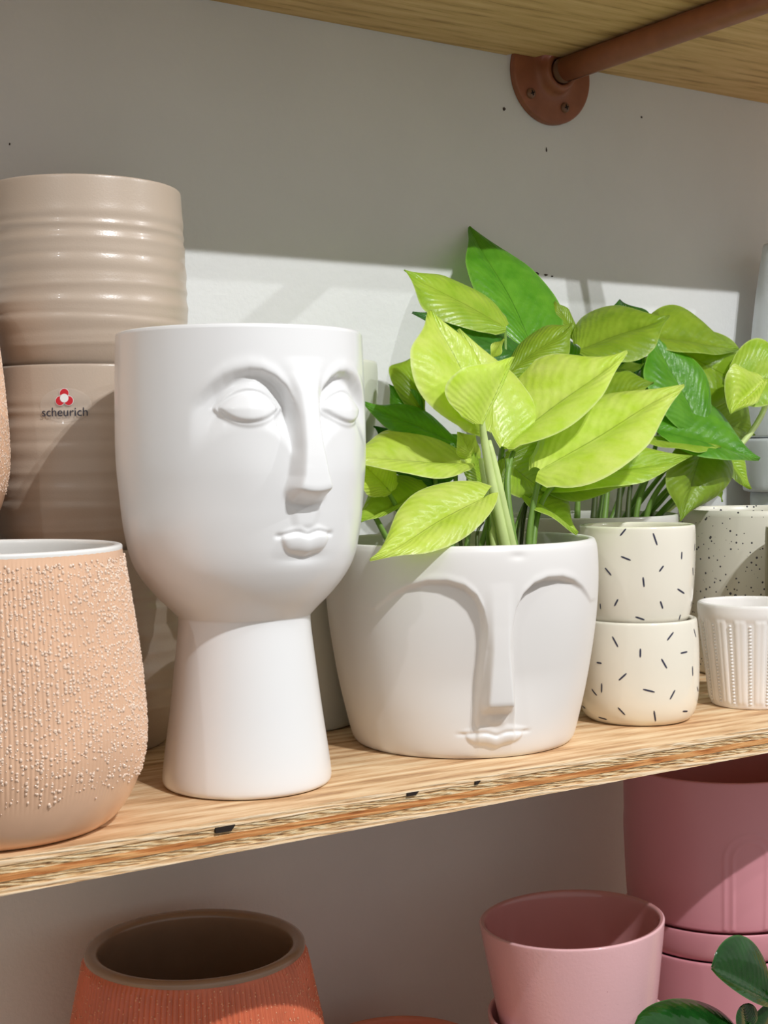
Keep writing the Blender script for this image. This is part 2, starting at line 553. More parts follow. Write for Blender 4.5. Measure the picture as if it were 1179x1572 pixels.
def head_relief(a, z):
    """a, z in millimetres -> outward relief in millimetres"""
    a = a - 1.5
    x = np.abs(a)
    zb = np.interp(x, [0, 5, 8, 12, 18, 25, 32, 40, 46, 52, 60, 75], [205, 208, 220, 228.5, 234, 237.5, 238.5, 237.2, 235, 231, 224, 212])
    below = zb - z                                   # distance below the brow line
    brow_fade = 1 - sst(50, 66, x)
    soft = 4.5 + sst(18, 50, x) * 4.5
    sock = sst(0, 1, below / soft) * (1 - sst(12, 34, below)) * brow_fade * sst(6.0, 10.5, x)
    depth = 4.4 + 3.6 * gauss(x - 13, 10) 
    d = -depth * sock
    # brow edge roll
    d += .7 * gauss(below + 1.5, 3.5) * brow_fade * sst(5, 12, x)
    # eye
    dx = x - 32.0; dz = z - 216.2
    rho = alm(dx, dz, 17.5, 9.0, 7.6)
    d += 2.9 * np.sqrt(np.clip(1 - rho, 0, 1))
    rl = alm(dx, dz, 21.5, 14.0, 10.5)
    lid = sst(1.0, .72, rl) if False else (1 - sst(.70, 1.02, rl))
    d += 2.3 * lid
    d -= 1.5 * gauss(rho - 1.0, .11) * (rho < 1.6)
    rc = alm(dx, dz, 21.0, 16.5, 13)
    d -= .6 * gauss(rc - 1.05, .10) * (dz > 0)
    # nose
    zn = np.where(z < 185, z - 2.6 * np.clip(x / 11, 0, 1.2) ** 2, z)
    h = np.interp(zn, [155, 162, 164, 171.5, 174, 190, 210, 225, 236, 244], [0, 0, .8, 12.4, 12.6, 10.2, 6.6, 4.0, 1.2, 0])
    wi = np.interp(z, [160, 166, 172, 180, 195, 210, 225, 240], [8.5, 8.5, 8.0, 6.0, 4.2, 3.6, 4.0, 6.5])
    wo = np.interp(z, [160, 166, 172, 180, 195, 210, 225, 240], [15.5, 15.5, 15.0, 12.0, 10.0, 9.5, 11, 16])
    nose = h * (1 - sst(0, 1, np.clip((x - wi) / (wo - wi), 0, 1)))
    # wing edge drops earlier towards the sides
    d = d + nose
    # philtrum wedge
    d += 1.2 * (1 - sst(3.0, 9.0, x - (z - 152) * .3)) * sst(149, 154, z) * (1 - sst(160, 166, z))
    # lips
    x = np.abs(a - 1.6)
    ml = 148.6 + .8 * gauss(x - 8, 5) - 1.2 * gauss(x, 4) - .06 * x        # mouth line
    wu = np.clip(1 - (x / 20.5) ** 2, 0, 1)
    up_h = 4.6 * wu ** .7 - 1.0 * gauss(x, 3)
    tu = np.clip((z - ml) / np.maximum(up_h, .5), 0, 1)
    d += 1.9 * wu ** .8 * np.where(z >= ml, (1 - tu) ** .9, 0) * (x < 20.5)
    lw = np.clip(1 - (x / 16.0) ** 4, 0, 1); lh = 11.4 * lw ** .5
    tl = np.clip((ml - z) / np.maximum(lh, .4), 0, 1)
    d += 3.4 * lw ** .5 * np.where(z < ml, np.sqrt(np.clip(1 - (2 * tl - .8) ** 2 / 1.44, 0, 1)), 0) * (tl < 1)
    d -= 2.0 * gauss(z - ml, 1.1) * (1 - sst(17, 21.5, x))
    d -= 1.2 * gauss(z - 135, 3.0) * gauss(x, 14)
    # cheeks
    d += .9 * gauss(x - 30, 18) * gauss(z - 180, 18)
    return d


def blur(a, it):
    for _ in range(it):
        p = np.pad(a, 1, mode='edge')
        a = (p[:-2, 1:-1] + p[2:, 1:-1] + p[1:-1, :-2] + p[1:-1, 2:] + 2 * p[1:-1, 1:-1]) / 6
    return a


def face_thetas(center_deg, half, nd, nr):
    c = math.radians(center_deg); h = math.radians(half)
    d = np.linspace(c - h, c + h, nd, endpoint=False)
    r = np.linspace(c + h, c - h + 2 * math.pi, nr, endpoint=False)
    return np.concatenate([d, r])


def resample(p, step):
    p = np.asarray(p, float); s = np.concatenate([[0], np.cumsum(np.linalg.norm(np.diff(p, axis=0), axis=1))])
    n = max(2, int(s[-1] / step)); t = np.linspace(0, s[-1], n)
    return np.stack([np.interp(t, s, p[:, 0]), np.interp(t, s, p[:, 1])], -1)


head = empty('face_planter', (HC[0], HC[1], 0.0001), 'tall white ceramic head planter with open eyes on a flared neck', 'planter')
outer = resample(chaikin(HEAD[::-1], 3), .0005)
rim = chaikin([(.0712, .2596), (.0706, .2612), (.0690, .2617), (.0672, .2612), (.0664, .2585)], 2)
inner = resample(chaikin([(.0664, .2585), (.0664, .250), (.0620, .240), (.0605, .2285), (.0605, .19), (.0595, .165), (.053, .138), (.042, .122), (.02, .116), (.0001, .116)], 2), .004)
prof = np.concatenate([outer, rim[1:], inner[1:]])
no = len(outer)
ths = face_thetas(0, 72, 420, 90)
ang = (ths + math.pi) % (2 * math.pi) - math.pi


def head_r(r, z, th):
    rel = head_relief(ang[None, :] * 72.2 + 0 * z[:no], z[:no] * 1000)
    rel[:, :420] = blur(rel[:, :420], 5)
    rel *= (1 - sst(62, 72, np.abs(np.degrees(ang))))[None, :]
    r = r.copy(); r[:no] += rel * .001
    return r


lathe('head', prof, M['white'], head, thetas=ths, rfun=head_r)
neck = [(0, 0), (.030, 0), (.0455, 0), (.0455, 0), (.0488, .0010), (.0496, .0045), (.0480, .018), (.0440, .046), (.0402, .078), (.0386, .092), (.0384, .0975), (.0388, .0985)]
lathe('neck', np.concatenate([chaikin(neck, 3), [(.030, .099)]]), M['white'], head, seg=128)

# ------------------------------------------------------------------ face bowl
BC = (0.5670, -0.1991)
BOUT = [(.0700, 0), (.0722, .0006), (.0746, .0040), (.0775, .0150), (.0835, .041), (.0893, .077), (.0912, .1), (.0914, .118), (.0906, .1295), (.0893, .1328)]
FACE_B = -21.5


def bowl_relief(a, z):
    x = np.abs(a)
    zb = np.interp(x, [0, 7, 9, 11, 15, 22, 32, 44, 56, 66, 80], [60, 70, 86, 96, 104.5, 110.5, 113.6, 113.5, 110.5, 106, 96])
    below = zb - z
    side = np.interp(z, [20, 30, 37, 70, 90, 130], [12.5, 13.0, 12.6, 9.0, 7.5, 7.0])
    fade = np.exp(-(np.maximum(x - 10, 0) / 46) ** 2) * sst(2, 54, z)
    sock = sst(0, 2.6, below) * sst(0, 2.6, x - side)
    d = -8.0 * sock * fade
    d += .5 * gauss(below + 1.6, 2.4) * (1 - sst(48, 66, x)) * sst(6, 12, x)
    h = np.interp(z, [24, 28.5, 30.5, 35.5, 38, 60, 85, 100, 112], [0, 0, .6, 9.4, 9.8, 6.2, 2.6, 1.0, 0])
    wi = np.interp(z, [28, 38, 70, 100], [7.4, 7.0, 4.4, 4.0]); wo = np.interp(z, [28, 38, 70, 100], [12.6, 12.4, 9.0, 10.0])
    d += h * (1 - sst(0, 1, np.clip((x - wi) / (wo - wi), 0, 1)))
    # lips
    d += .8 * (1 - sst(3.5, 9.0, x)) * sst(20, 24, z) * (1 - sst(26, 31, z))
    ml = 16.8 + .8 * gauss(x - 9, 6) - 1.2 * gauss(x, 4)
    wu = np.clip(1 - (x / 30.0) ** 2, 0, 1); tu = np.clip((z - ml) / np.maximum(5.4 * wu ** .7, .4), 0, 1)
    d += 2.1 * wu ** .7 * np.where(z >= ml, (1 - tu) ** .9, 0) * (x < 30)
    lw = np.clip(1 - (x / 22.0) ** 3, 0, 1); tl = np.clip((ml - z) / np.maximum(8.0 * np.sqrt(lw), .4), 0, 1)
    d += 2.8 * lw ** .5 * np.where(z < ml, np.sqrt(np.clip(1 - (2 * tl - .8) ** 2 / 1.44, 0, 1)), 0) * (tl < 1)
    d -= 1.5 * gauss(z - ml, 1.0) * (1 - sst(24, 31, x))
    # thumb dimple below the rim
    d -= .8 * gauss(a - 11.5, 5) * gauss(z - 127.5, 2)
    return d


bowl = empty('face_planter', (BC[0], BC[1], 0.0001), 'low round white bowl planter with relief brows, nose and lips', 'planter')
bo = resample(chaikin(BOUT, 3), .0006)
brim = chaikin([(.0893, .1328), (.0886, .1340), (.0868, .1344), (.0848, .1338), (.0842, .131)], 2)
binn = resample(chaikin([(.0842, .131), (.0842, .125), (.0800, .116), (.0785, .1), (.0775, .077), (.0715, .041), (.064, .014), (.05, .009), (.0001, .009)], 2), .004)
bprof = np.concatenate([[(.0001, 0), (.05, 0)], bo, brim[1:], binn[1:]])
nb0, nb1 = 2, 2 + len(bo)
bth = face_thetas(FACE_B, 66, 400, 90)
bang = (bth - math.radians(FACE_B) + math.pi) % (2 * math.pi) - math.pi


def bowl_r(r, z, th):
    rel = bowl_relief(bang[None, :] * 89.0 + 0 * z[nb0:nb1], z[nb0:nb1] * 1000)
    rel[:, :400] = blur(rel[:, :400], 4)
    rel *= (1 - sst(56, 66, np.abs(np.degrees(bang))))[None, :]
    r = r.copy(); r[nb0:nb1] += rel * .001
    return r


lathe('bowl', bprof, M['white_bowl'], bowl, thetas=bth, rfun=bowl_r)


# ------------------------------------------------------------------ beige beaded pots
BG_OUT = [(.0560, 0), (.0590, .0006), (.0660, .0060), (.0745, .0200), (.0790, .0380), (.0795, .0520), (.0770, .0850), (.0730, .1130), (.0690, .1400), (.0686, .1440)]
BGH = .1455


def prof_r(outer, z):
    return np.interp(z, [q[1] for q in outer], [q[0] for q in outer])


def beads(name, outer, n_col, z0, z1, density, rmin, rmax, seed, mat, parent, jitter=.25, off=.0):
    """small glaze droplets sitting on the ridges of a pot: one joined part"""
    rnd = random.Random(seed); vs, fs = [], []
    rings = [(1.0, 0.0), (.72, .62), (.0, .95)]
    sm = chaikin(outer, 3)
    for c in range(n_col):
        z = z0 + rnd.random() * .004
        while z < z1:
            z += rnd.expovariate(density)
            if z >= z1: break
            lowfade = (z - z0) / .03
            if lowfade < 1 and rnd.random() > .25 + .75 * lowfade: continue
            th = 2 * math.pi * (c + rnd.uniform(-jitter, jitter)) / n_col
            R = float(np.interp(z, sm[:, 1], sm[:, 0])) + off
            s = rnd.uniform(rmin, rmax); el = rnd.uniform(.9, 1.5)
            o = np.array([R * math.sin(th), -R * math.cos(th), z]); nrm = np.array([math.sin(th), -math.cos(th), 0]); tg = np.array([math.cos(th), math.sin(th), 0])
            b = len(vs); k = 6
            for rr, h in rings[:2]:
                for i in range(k):
                    w = 2 * math.pi * i / k
                    vs.append(o + s * (rr * math.cos(w) * tg + rr * el * math.sin(w) * np.array([0, 0, 1]) + (h - .15) * nrm))
            vs.append(o + s * .85 * nrm)
            for i in range(k):
                j = (i + 1) % k
                fs.append((b + i, b + j, b + k + j, b + k + i)); fs.append((b + k + i, b + k + j, b + 2 * k))
    o = mesh(name, vs, fs, mat, parent)
    o['kind'] = 'stuff'
    return o


def ridged(outer, n, amp, z0, z1, step=.004, sub=6, sharp=1.0):
    p = resample(chaikin(outer, 3), step)

    def rf(r, z, th):
        m = sst(z0, z0 + .012, z) * (1 - sst(z1 - .003, z1, z))
        return r + amp * m * np.abs(np.cos(th * n / 2)) ** sharp
    return p, rf, np.linspace(0, 2 * math.pi, n * sub, endpoint=False)


def beige_pot(loc, label, group):
    root = empty('beaded_pot', loc, label, 'pot', group)
    p, rf, ths_ = ridged(BG_OUT, 210, .0006, .022, .139)
    p = np.concatenate([[(.0001, 0), (.03, 0)], p])
    lathe('body', p, M['beige'], root, thetas=ths_, rfun=rf)
    lathe('liner', chaikin([(.0687, .1425), (.0688, .1448), (.0678, .1456), (.0655, .1457), (.0640, .1450), (.0636, .142), (.0675, .113), (.0715, .085), (.0738, .052), (.069, .022), (.05, .010), (.0001, .010)], 2), M['liner'], root)
    beads('glaze_beads', BG_OUT, 210, .022, .1395, 640, .00032, .00092, 5, M['bead'], root, off=.0004)
    return root


bp = beige_pot((.2350, -.2335, .0001), 'peach-beige pot covered in raised glaze beads at the shelf front', 'beige beaded pots')
# stack at the frame's left edge
q = ray(18, 690); qh = np.array([q[0], q[1]]); qh /= np.linalg.norm(qh)
yc = -.0935
t_ = (yc - CAM[1]) / qh[1]
nx = np.array([-qh[1], qh[0]])
# centre lies .0800 left of the sight line through (18,690)
cl = CAM[:2] + qh * t_
cl = cl + nx * .0608
cl = cl + qh * ((yc - cl[1]) / qh[1])
K = .75
for z_, lab in [(.0001, 'slim beige beaded pot at the bottom of the stack by the left frame edge'),
                (.0006 + BGH, 'slim beige beaded pot on top of the stack by the left frame edge')]:
    copy_tree(bp, (cl[0], cl[1], z_), lab).scale = (K, K, 1.0)

# ------------------------------------------------------------------ taupe stack
TC = (.3580, -.0685)
TP = [(.0430, 0), (.0450, .0006), (.0475, .0030), (.0545, .0120), (.0610, .0220), (.0650, .0340), (.0668, .0480), (.0662, .0700), (.0652, .0950), (.0640, .1200), (.0634, .1310)]
TH_ = .1330
STEP = .1165


def taupe_body():
    p = resample(chaikin(TP, 3), .0012)
    rings = [(.030, .7), (.036, -.6), (.043, .9), (.0475, -.8), (.0565, .8), (.0610, -.9), (.0655, .7), (.073, -.6), (.080, .8), (.0855, -.6), (.0945, .9), (.0985, -1.0), (.1030, .9), (.1075, -.7), (.1115, .6)]

    def rf(r, z, th):
        d = 0 * z
        for k, (zc, a) in enumerate(rings):
            w = .0016 + .0009 * (k % 3)
            zz = z - zc - .0012 * np.sin(th + k * 1.3) - .0006 * np.sin(2 * th + k)
            d = d + a * .00055 * np.exp(-(zz / w) ** 2)
        return r + d * (z > .02)
    return p, rf


def taupe_pot(loc, label):
    root = empty('taupe_pot', loc, label, 'pot', 'taupe ringed pots in the stack')
    p, rf = taupe_body()
    lathe('body', np.concatenate([[(.0001, 0), (.03, 0)], p, chaikin([(.0634, .1310), (.0632, .1326), (.0620, .1332), (.0606, .1328), (.0602, .131)], 2)[1:]]), M['taupe'], root, seg=160, rfun=rf)
    lathe('inside', chaikin([(.0602, .131), (.0606, .10), (.0612, .05), (.0595, .030), (.05, .014), (.0001, .012)], 2), M['taupe_in'], root)
    return root


tp0 = taupe_pot((TC[0], TC[1], .0001), 'taupe ringed pot at the bottom of the tall stack')
tp1 = copy_tree(tp0, (TC[0], TC[1], .0003 + STEP), 'taupe ringed pot with the round red flower sticker, middle of the stack')
tp2 = copy_tree(tp0, (TC[0], TC[1], .0005 + 2 * STEP), 'taupe ringed pot on top of the tall stack')

# sticker on the middle pot
SP = oncyl(98, 618, TC, .0665)
sth = math.atan2(SP[0] - TC[0], -(SP[1] - TC[1])); sz = SP[2] - (.0003 + STEP)


def wrap(pts2, off):
    out = []
    for x, y in pts2:
        z = sz + y
        R = float(prof_r(TP, z)) + .0006 + off
        a = sth + x / .0666
        out.append((R * math.sin(a), -R * math.cos(a), z))
    return out


def disc2(name, cx, cy, rx, ry, off, mat, parent, n=28):
    rings = 3
    p2 = [(cx, cy)] + [(cx + rx * k / rings * math.cos(w), cy + ry * k / rings * math.sin(w)) for k in range(1, rings + 1) for w in np.linspace(0, 2 * math.pi, n, endpoint=False)]
    fs = [(0, 1 + i, 1 + (i + 1) % n) for i in range(n)]
    for k in range(rings - 1):
        for i in range(n):
            a, b = 1 + k * n + i, 1 + k * n + (i + 1) % n
            fs.append((a, a + n, b + n, b))
    return mesh(name, wrap(p2, off), fs, mat, parent, smooth=True)


stk = NT('clear_sticker_film').set((.8, .72, .64, 1), .12, .5, .3)
stk.b.inputs['Alpha'].default_value = .22
st = disc2('sticker', .0005, -.0015, .0165, .0105, .0, stk.m, tp1, 40)
for (x, y) in [(0, .0058), (-.0027, .0012), (.0027, .0012)]:
    disc2('logo_halo', x, y, .0031, .0031, .00012, M['print_white'], st)
for (x, y) in [(0, .0058), (-.0027, .0012), (.0027, .0012)]:
    disc2('logo_petal', x, y, .0028, .0028, .00024, M['red'], st)
disc2('logo_centre', 0, .0028, .0027, .0027, .00036, M['print_white'], st)


def text_points(body, size):
    cu = bpy.data.curves.new('txt', 'FONT'); cu.body = body; cu.size = size; cu.align_x = 'CENTER'
    cu.resolution_u = 4
    ob = bpy.data.objects.new('txt', cu); COL.objects.link(ob)
    dg = bpy.context.evaluated_depsgraph_get(); dg.update()
    me = ob.evaluated_get(dg).to_mesh()
    vs = [(v.co.x, v.co.y) for v in me.vertices]; fs = [tuple(p.vertices) for p in me.polygons]
    ob.evaluated_get(dg).to_mesh_clear()
    bpy.data.objects.remove(ob); bpy.data.curves.remove(cu)
    return vs, fs


tv, tf = text_points('scheurich', .0074)
wmax = max(x for x, y in tv) - min(x for x, y in tv)
kx = .0290 / wmax
tv = np.array([(x * kx, y * kx - .0083) for x, y in tv])
for i, (dx, dy) in enumerate([(.00022, 0), (-.00022, 0), (0, .0002), (0, -.0002)]):
    pass
mesh('lettering', wrap(tv, .0003), tf, M['navy'], st, smooth=False)

# ------------------------------------------------------------------ pots along the wall
WC = (.4975, -.0755)
pw = empty('tall_pot', (WC[0], WC[1], .0001), 'tall off-white pot against the wall, mostly hidden behind the head planter', 'pot')
lathe('body', chaikin(pot_profile([(.0500, 0), (.0545, .001), (.0535, .012), (.0500, .06), (.0490, .12), (.0560, .165), (.0690, .205), (.0718, .225), (.0722, .2565)], .005, .02), 2), M['greenwhite'], pw)

P2 = (.7735, -.0880)
p2 = empty('grey_pot', (P2[0], P2[1], .0001), 'glossy pale grey pot holding the darker green plant', 'pot')
lathe('body', chaikin(pot_profile([(.0600, 0), (.0640, .001), (.0660, .006), (.0740, .08), (.0765, .128), (.0775, .130), (.0778, .1400)], .0055, .01), 2), M['grey'], p2)

SPC = (.9560, -.1130)
sp = empty('speckled_pot', (SPC[0], SPC[1], .0001), 'cream pot with dark speckles at the right frame edge', 'pot')
lathe('body', chaikin(pot_profile([(.0600, 0), (.0640, .001), (.0660, .006), (.0690, .06), (.0700, .1400)], .005, .01), 2), M['speck'], sp)

OC = (.9000, -.2090)
oc = empty('olive_cup', (OC[0], OC[1], .0001), 'olive-taupe cup just entering the right frame edge', 'cup')
_c = None
r_ = ray(1174, 850); rh_ = np.array([r_[0], r_[1]]); rh_ /= np.linalg.norm(rh_)
_w = np.array(OC) - CAM[:2]; _d = abs(_w[0] * rh_[1] - _w[1] * rh_[0])
OR = float(np.clip(_d, .02, .05))
lathe('body', chaikin(pot_profile([(OR * .8, 0), (OR * .86, .001), (OR * .9, .006), (OR, .06), (OR, .1290)], .004, .01), 2), M['olive'], oc)

PB = (1.0750, -.0560)
for nm, pr, z0, lab in [
    ('pale_pot', [(.0400, 0), (.0420, .001), (.0440, .006), (.0450, .1508)], .0001, 'pale bluish-white pot at the bottom of the right wall stack'),
    ('pale_pot', [(.0470, 0), (.0505, .001), (.0515, .004), (.0520, .0500)], .1515, 'short pale bluish-white pot in the middle of the right wall stack'),
    ('pale_pot', [(.0480, 0), (.0505, .001), (.0508, .004), (.0455, .070), (.0395, .130), (.0320, .1830)], .2025, 'tapering pale bluish-white pot on top of the right wall stack')]:
    o = empty(nm, (PB[0], PB[1], z0), lab, 'pot', 'pale pots stacked by the wall')
    lathe('body', chaikin(pot_profile(pr, .004, .008), 2), M['palewhite'], o)

# ------------------------------------------------------------------ dashed cups
CC = (.7082, -.2198)
CUP_LO = [(.0330, 0), (.0355, .0006), (.0392, .0040), (.0420, .0120), (.0431, .0230), (.0435, .0420), (.0430, .0580), (.0420, .0705), (.0414, .0722)]
CUP_UP = [(.0330, 0), (.0345, .0006), (.0362, .0030), (.0378, .0090), (.0396, .0220), (.0406, .0360), (.0412, .0560), (.0410, .0670), (.0405, .0686)]
SC5 = 1179 / 319.0


def strokes(lst, outer, zbase, parent):
    sm = chaikin(outer, 2)
    R = lambda z: float(np.interp(z, sm[:, 1], sm[:, 0]))
    vs, fs = [], []
    allp = []
    for x1, y1, x2, y2 in lst:
        pp = []
        for k in range(6):
            u = 860 + (x1 + (x2 - x1) * k / 5) / SC5; v_ = 740 + (y1 + (y2 - y1) * k / 5) / SC5
            z = .03
            for _ in range(6):
                p = oncyl(u, v_, CC, R(z)); z = float(np.clip(p[2] - zbase, .001, .075))
            pp.append((math.atan2(p[0] - CC[0], -(p[1] - CC[1])), z))
        allp.append(pp)
    full = list(allp) + [[(a + dth, z) for a, z in pp] for dth in (2.2, 4.2) for pp in allp[::1]]
    for pp in full:
        a = np.array([(th * R(z), z) for th, z in pp]); d = a[-1] - a[0]; n = np.array([-d[1], d[0]]) / (np.linalg.norm(d) + 1e-9)
        b = len(vs)
        for k, (th, z) in enumerate(pp):
            hw = .00058 * (1.0 if 0 < k < 5 else .55)
            for s in (-1, 0, 1):
                th2 = th + s * n[0] * hw / R(z); z2 = z + s * n[1] * hw; rr = R(z2) + .00016
                vs.append((rr * math.sin(th2), -rr * math.cos(th2), z2))
        for k in range(5):
            for s in range(2):
                i = b + k * 3 + s
                fs.append((i, i + 1, i + 4, i + 3))
    return mesh('painted_dashes', vs, fs, M['stroke'], parent)


up_s = [(340, 305, 373, 265), (527, 290, 550, 358), (345, 422, 400, 444), (690, 395, 688, 438), (255, 487, 290, 530), (562, 508, 586, 475), (470, 540, 476, 595), (665, 606, 704, 632), (308, 704, 328, 665), (568, 676, 582, 718), (427, 765, 478, 782), (674, 782, 682, 752), (764, 350, 761, 390), (752, 485, 754, 530), (741, 706, 746, 675)]
lo_s = [(296, 876, 328, 936), (607, 898, 642, 852), (758, 832, 770, 880), (455, 945, 454, 995), (683, 971, 721, 963), (574, 1003, 605, 1057), (207, 1024, 236, 1029), (333, 1125, 376, 1086), (236, 1142, 235, 1195), (470, 1176, 536, 1192), (623, 1233, 651, 1180), (750, 1045, 752, 1100), (776, 1162, 783, 1188), (328, 1280, 368, 1322), (532, 1298, 541, 1358), (695, 1301, 722, 1301), (218, 1335, 265, 1348)]
for nm, outer, zb, ss, lab in [('dashed_cup', CUP_LO, .0001, lo_s, 'cream cup with navy brush dashes, lower of the two stacked cups'),
                               ('dashed_cup', CUP_UP, .0700, up_s, 'cream cup with navy brush dashes, upper of the two stacked cups')]:
    root = empty(nm, (CC[0], CC[1], zb), lab, 'cup', 'cream cups with navy dashes')
    lathe('body', chaikin(pot_profile(outer, .0042, .006), 2), M['cup'], root, seg=128)
    strokes(ss, outer, zb, root)

# ------------------------------------------------------------------ ribbed cup
RC = (.8150, -.2300)
RB = [(.0285, 0), (.0298, .0006), (.0304, .003), (.0345, .036), (.0378, .0630), (.0392, .0670), (.0398, .0700), (.0398, .0755), (.0392, .0768)]
rib = empty('ribbed_cup', (RC[0], RC[1], .0001), 'small white tapered cup with ribs and beaded columns', 'cup')
NR = 16
rp = resample(chaikin(RB, 2), .001)


def rib_r(r, z, th):
    m = sst(.002, .006, z) * (1 - sst(.0640, .0672, z))
    ph = (th * NR / (2 * math.pi)) % 1.0
    prof_ = np.where(ph < .62, .0009 * np.sqrt(np.clip(1 - ((ph - .31) / .31) ** 2, 0, 1)) + .0004 * np.abs(np.sin(ph / .62 * math.pi * 2)), 0)
    return r + m * (prof_ - .0002)


lathe('body', np.concatenate([[(.0001, 0), (.02, 0)], rp]), M['rib'], rib, thetas=np.linspace(0, 2 * math.pi, NR * 24, endpoint=False), rfun=rib_r)
lathe('inside', chaikin([(.0392, .0768), (.0382, .0775), (.0366, .0772), (.0358, .0755), (.034, .060), (.029, .010), (.0001, .008)], 2), M['rib'], rib)
vs, fs = [], []
for c in range(NR):
    th = 2 * math.pi * (c + .81) / NR
    for k in range(24):
        z = .0045 + k * .0025
        R = float(np.interp(z, rp[:, 1], rp[:, 0])); s = .00105
        b = len(vs); n3 = np.array([math.sin(th), -math.cos(th), 0]); tg = np.array([math.cos(th), math.sin(th), 0]); o = np.array([R * math.sin(th), -R * math.cos(th), z])
        for rr, h in ((1.0, -.1), (.75, .6)):
            for i in range(8):
                w = 2 * math.pi * i / 8
                vs.append(o + s * (rr * 1.25 * math.cos(w) * tg + np.array([0, 0, rr * math.sin(w)]) + h * n3))
        vs.append(o + s * .9 * n3)
        for i in range(8):
            j = (i + 1) % 8
            fs.append((b + i, b + j, b + 8 + j, b + 8 + i)); fs.append((b + 8 + i, b + 8 + j, b + 16))
bd = mesh('bead_columns', vs, fs, M['rib'], rib); bd['kind'] = 'stuff'

# ------------------------------------------------------------------ lower shelf pots
og = aty(300, 1448, -.100)
OG = (og[0], og[1]); ozr = og[2] - Z_LOW           # rim height above the lower shelf
orange = empty('orange_pot', (OG[0], OG[1], Z_LOW + .0001), 'burnt orange ribbed pot with a brown glazed rim on the lowest shelf', 'pot')
OO = [(.0640, 0), (.0680, .001), (.0720, .008), (.0830, .06), (.0880, .105), (.0862, ozr - .065), (.0810, ozr - .040), (.0755, ozr - .014), (.0735, ozr - .005), (.0725, ozr - .001)]
p, rf, ths_ = ridged(OO, 130, .0016, .012, ozr - .004, sub=6)
lathe('body', np.concatenate([[(.0001, 0), (.03, 0)], p]), M['orange'], orange, thetas=ths_, rfun=rf)
lathe('rim', chaikin([(.0740, ozr - .0040), (.0742, ozr - .0010), (.0715, ozr + .0008), (.0680, ozr + .0004), (.0652, ozr - .0015), (.0645, ozr - .006), (.0650, ozr - .012), (.0690, ozr - .03), (.0800, ozr - .09), (.078, .06), (.066, .012), (.0001, .010)], 2), M['orange_rim'], orange)
beads('glaze_beads', OO, 130, .02, ozr - .006, 220, .0003, .00075, 8, M['orange_bead'], orange, off=.0014)

pk = aty(886, 1409, -.168)
PKP = (pk[0], pk[1])
KP = 1.035
pz0 = pk[2] - .0960                                   # base of the pink pot
SAU = [(.0480, 0), (.0500, .0006), (.0530, .0040), (.0590, .0120), (.0640, .0220), (.0655, .0320)]
PKO = [(.0480, 0), (.0500, .0008), (.0520, .004), (.0560, .020), (.0610, .055), (.0655, .088), (.0664, .0950)]


def pink_set(zb, lab_pot, lab_sau, tilt):
    s = empty('pink_saucer', (PKP[0], PKP[1], zb), lab_sau, 'saucer', 'pink saucers')
    SAU_ = [(r * KP, z) for r, z in SAU]; PKO_ = [(r * KP, z) for r, z in PKO]
    lathe('dish', chaikin(pot_profile(SAU_, .0035, .004), 2), M['pink'], s)
    r = empty('pink_pot', (PKP[0], PKP[1], zb + .0046 + (.0022 if tilt else .0002)), lab_pot, 'pot', 'pink speckled pots')
    lathe('body', chaikin([(0, 0), (.03, 0)] + PKO_ + [(.0662 * KP, .0958), (.0652 * KP, .0964)], 2), M['pink'], r, seg=128)
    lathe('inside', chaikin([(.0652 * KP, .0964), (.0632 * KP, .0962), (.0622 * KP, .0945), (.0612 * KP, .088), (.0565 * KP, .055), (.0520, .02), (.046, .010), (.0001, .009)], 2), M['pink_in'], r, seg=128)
    if tilt:
        ax = Vector((.56, .83, 0)).normalized()
        r.rotation_mode = 'QUATERNION'
        from mathutils import Quaternion
        r.rotation_quaternion = Quaternion(ax, -math.radians(2.6))
    return r


hstack = (pz0 - .0068) - (Z_LOW + .0001)
pink_set(pz0 - .0068, 'round pink speckled pot with a dark inside, upper of its stack', 'pink saucer under the upper pink speckled pot', True)
# lower pot of the stack fills the height down to the shelf
low_h = hstack
PK_SAVE = PKO
k_ = (low_h - .0055) / .0966
PKO = [(r, z * k_) for r, z in PK_SAVE]
s = empty('pink_pot', (PKP[0], PKP[1], Z_LOW + .0001), 'pink speckled pot under the round pink pot and its saucer', 'pot', 'pink speckled pots')
lathe('body', chaikin(pot_profile([(r * .93, z * (low_h - .0005) / .0950) for r, z in PK_SAVE], .004, .008), 2), M['pink'], s)

TPK = aty(1105, 1390, -.130)[:2]
RZ = -.0712
UNIT = (RZ - Z_LOW - .0004) / 2
POTH = UNIT * .84


_ap = oncyl(1152, 1320, TPK, .079)
ARCH = math.atan2(_ap[0] - TPK[0], -(_ap[1] - TPK[1]))


def arch_relief(r, z, th):
    d = 0 * z
    am = (th + math.pi) % (2 * math.pi) - math.pi
    for ac in [ARCH + k * 2 * math.pi / 3 for k in range(3)]:
        da = (am - ac + math.pi) % (2 * math.pi) - math.pi
        x = da * .080
        zc = POTH * .50
        for R in (.0205, .0140):
            dist = np.where(z > zc, np.abs(np.hypot(x, z - zc) - R), np.abs(np.abs(x) - R))
            d = d + .0009 * np.exp(-(dist / .0016) ** 2)
    return r + d * (z > .004) * (r > .07)


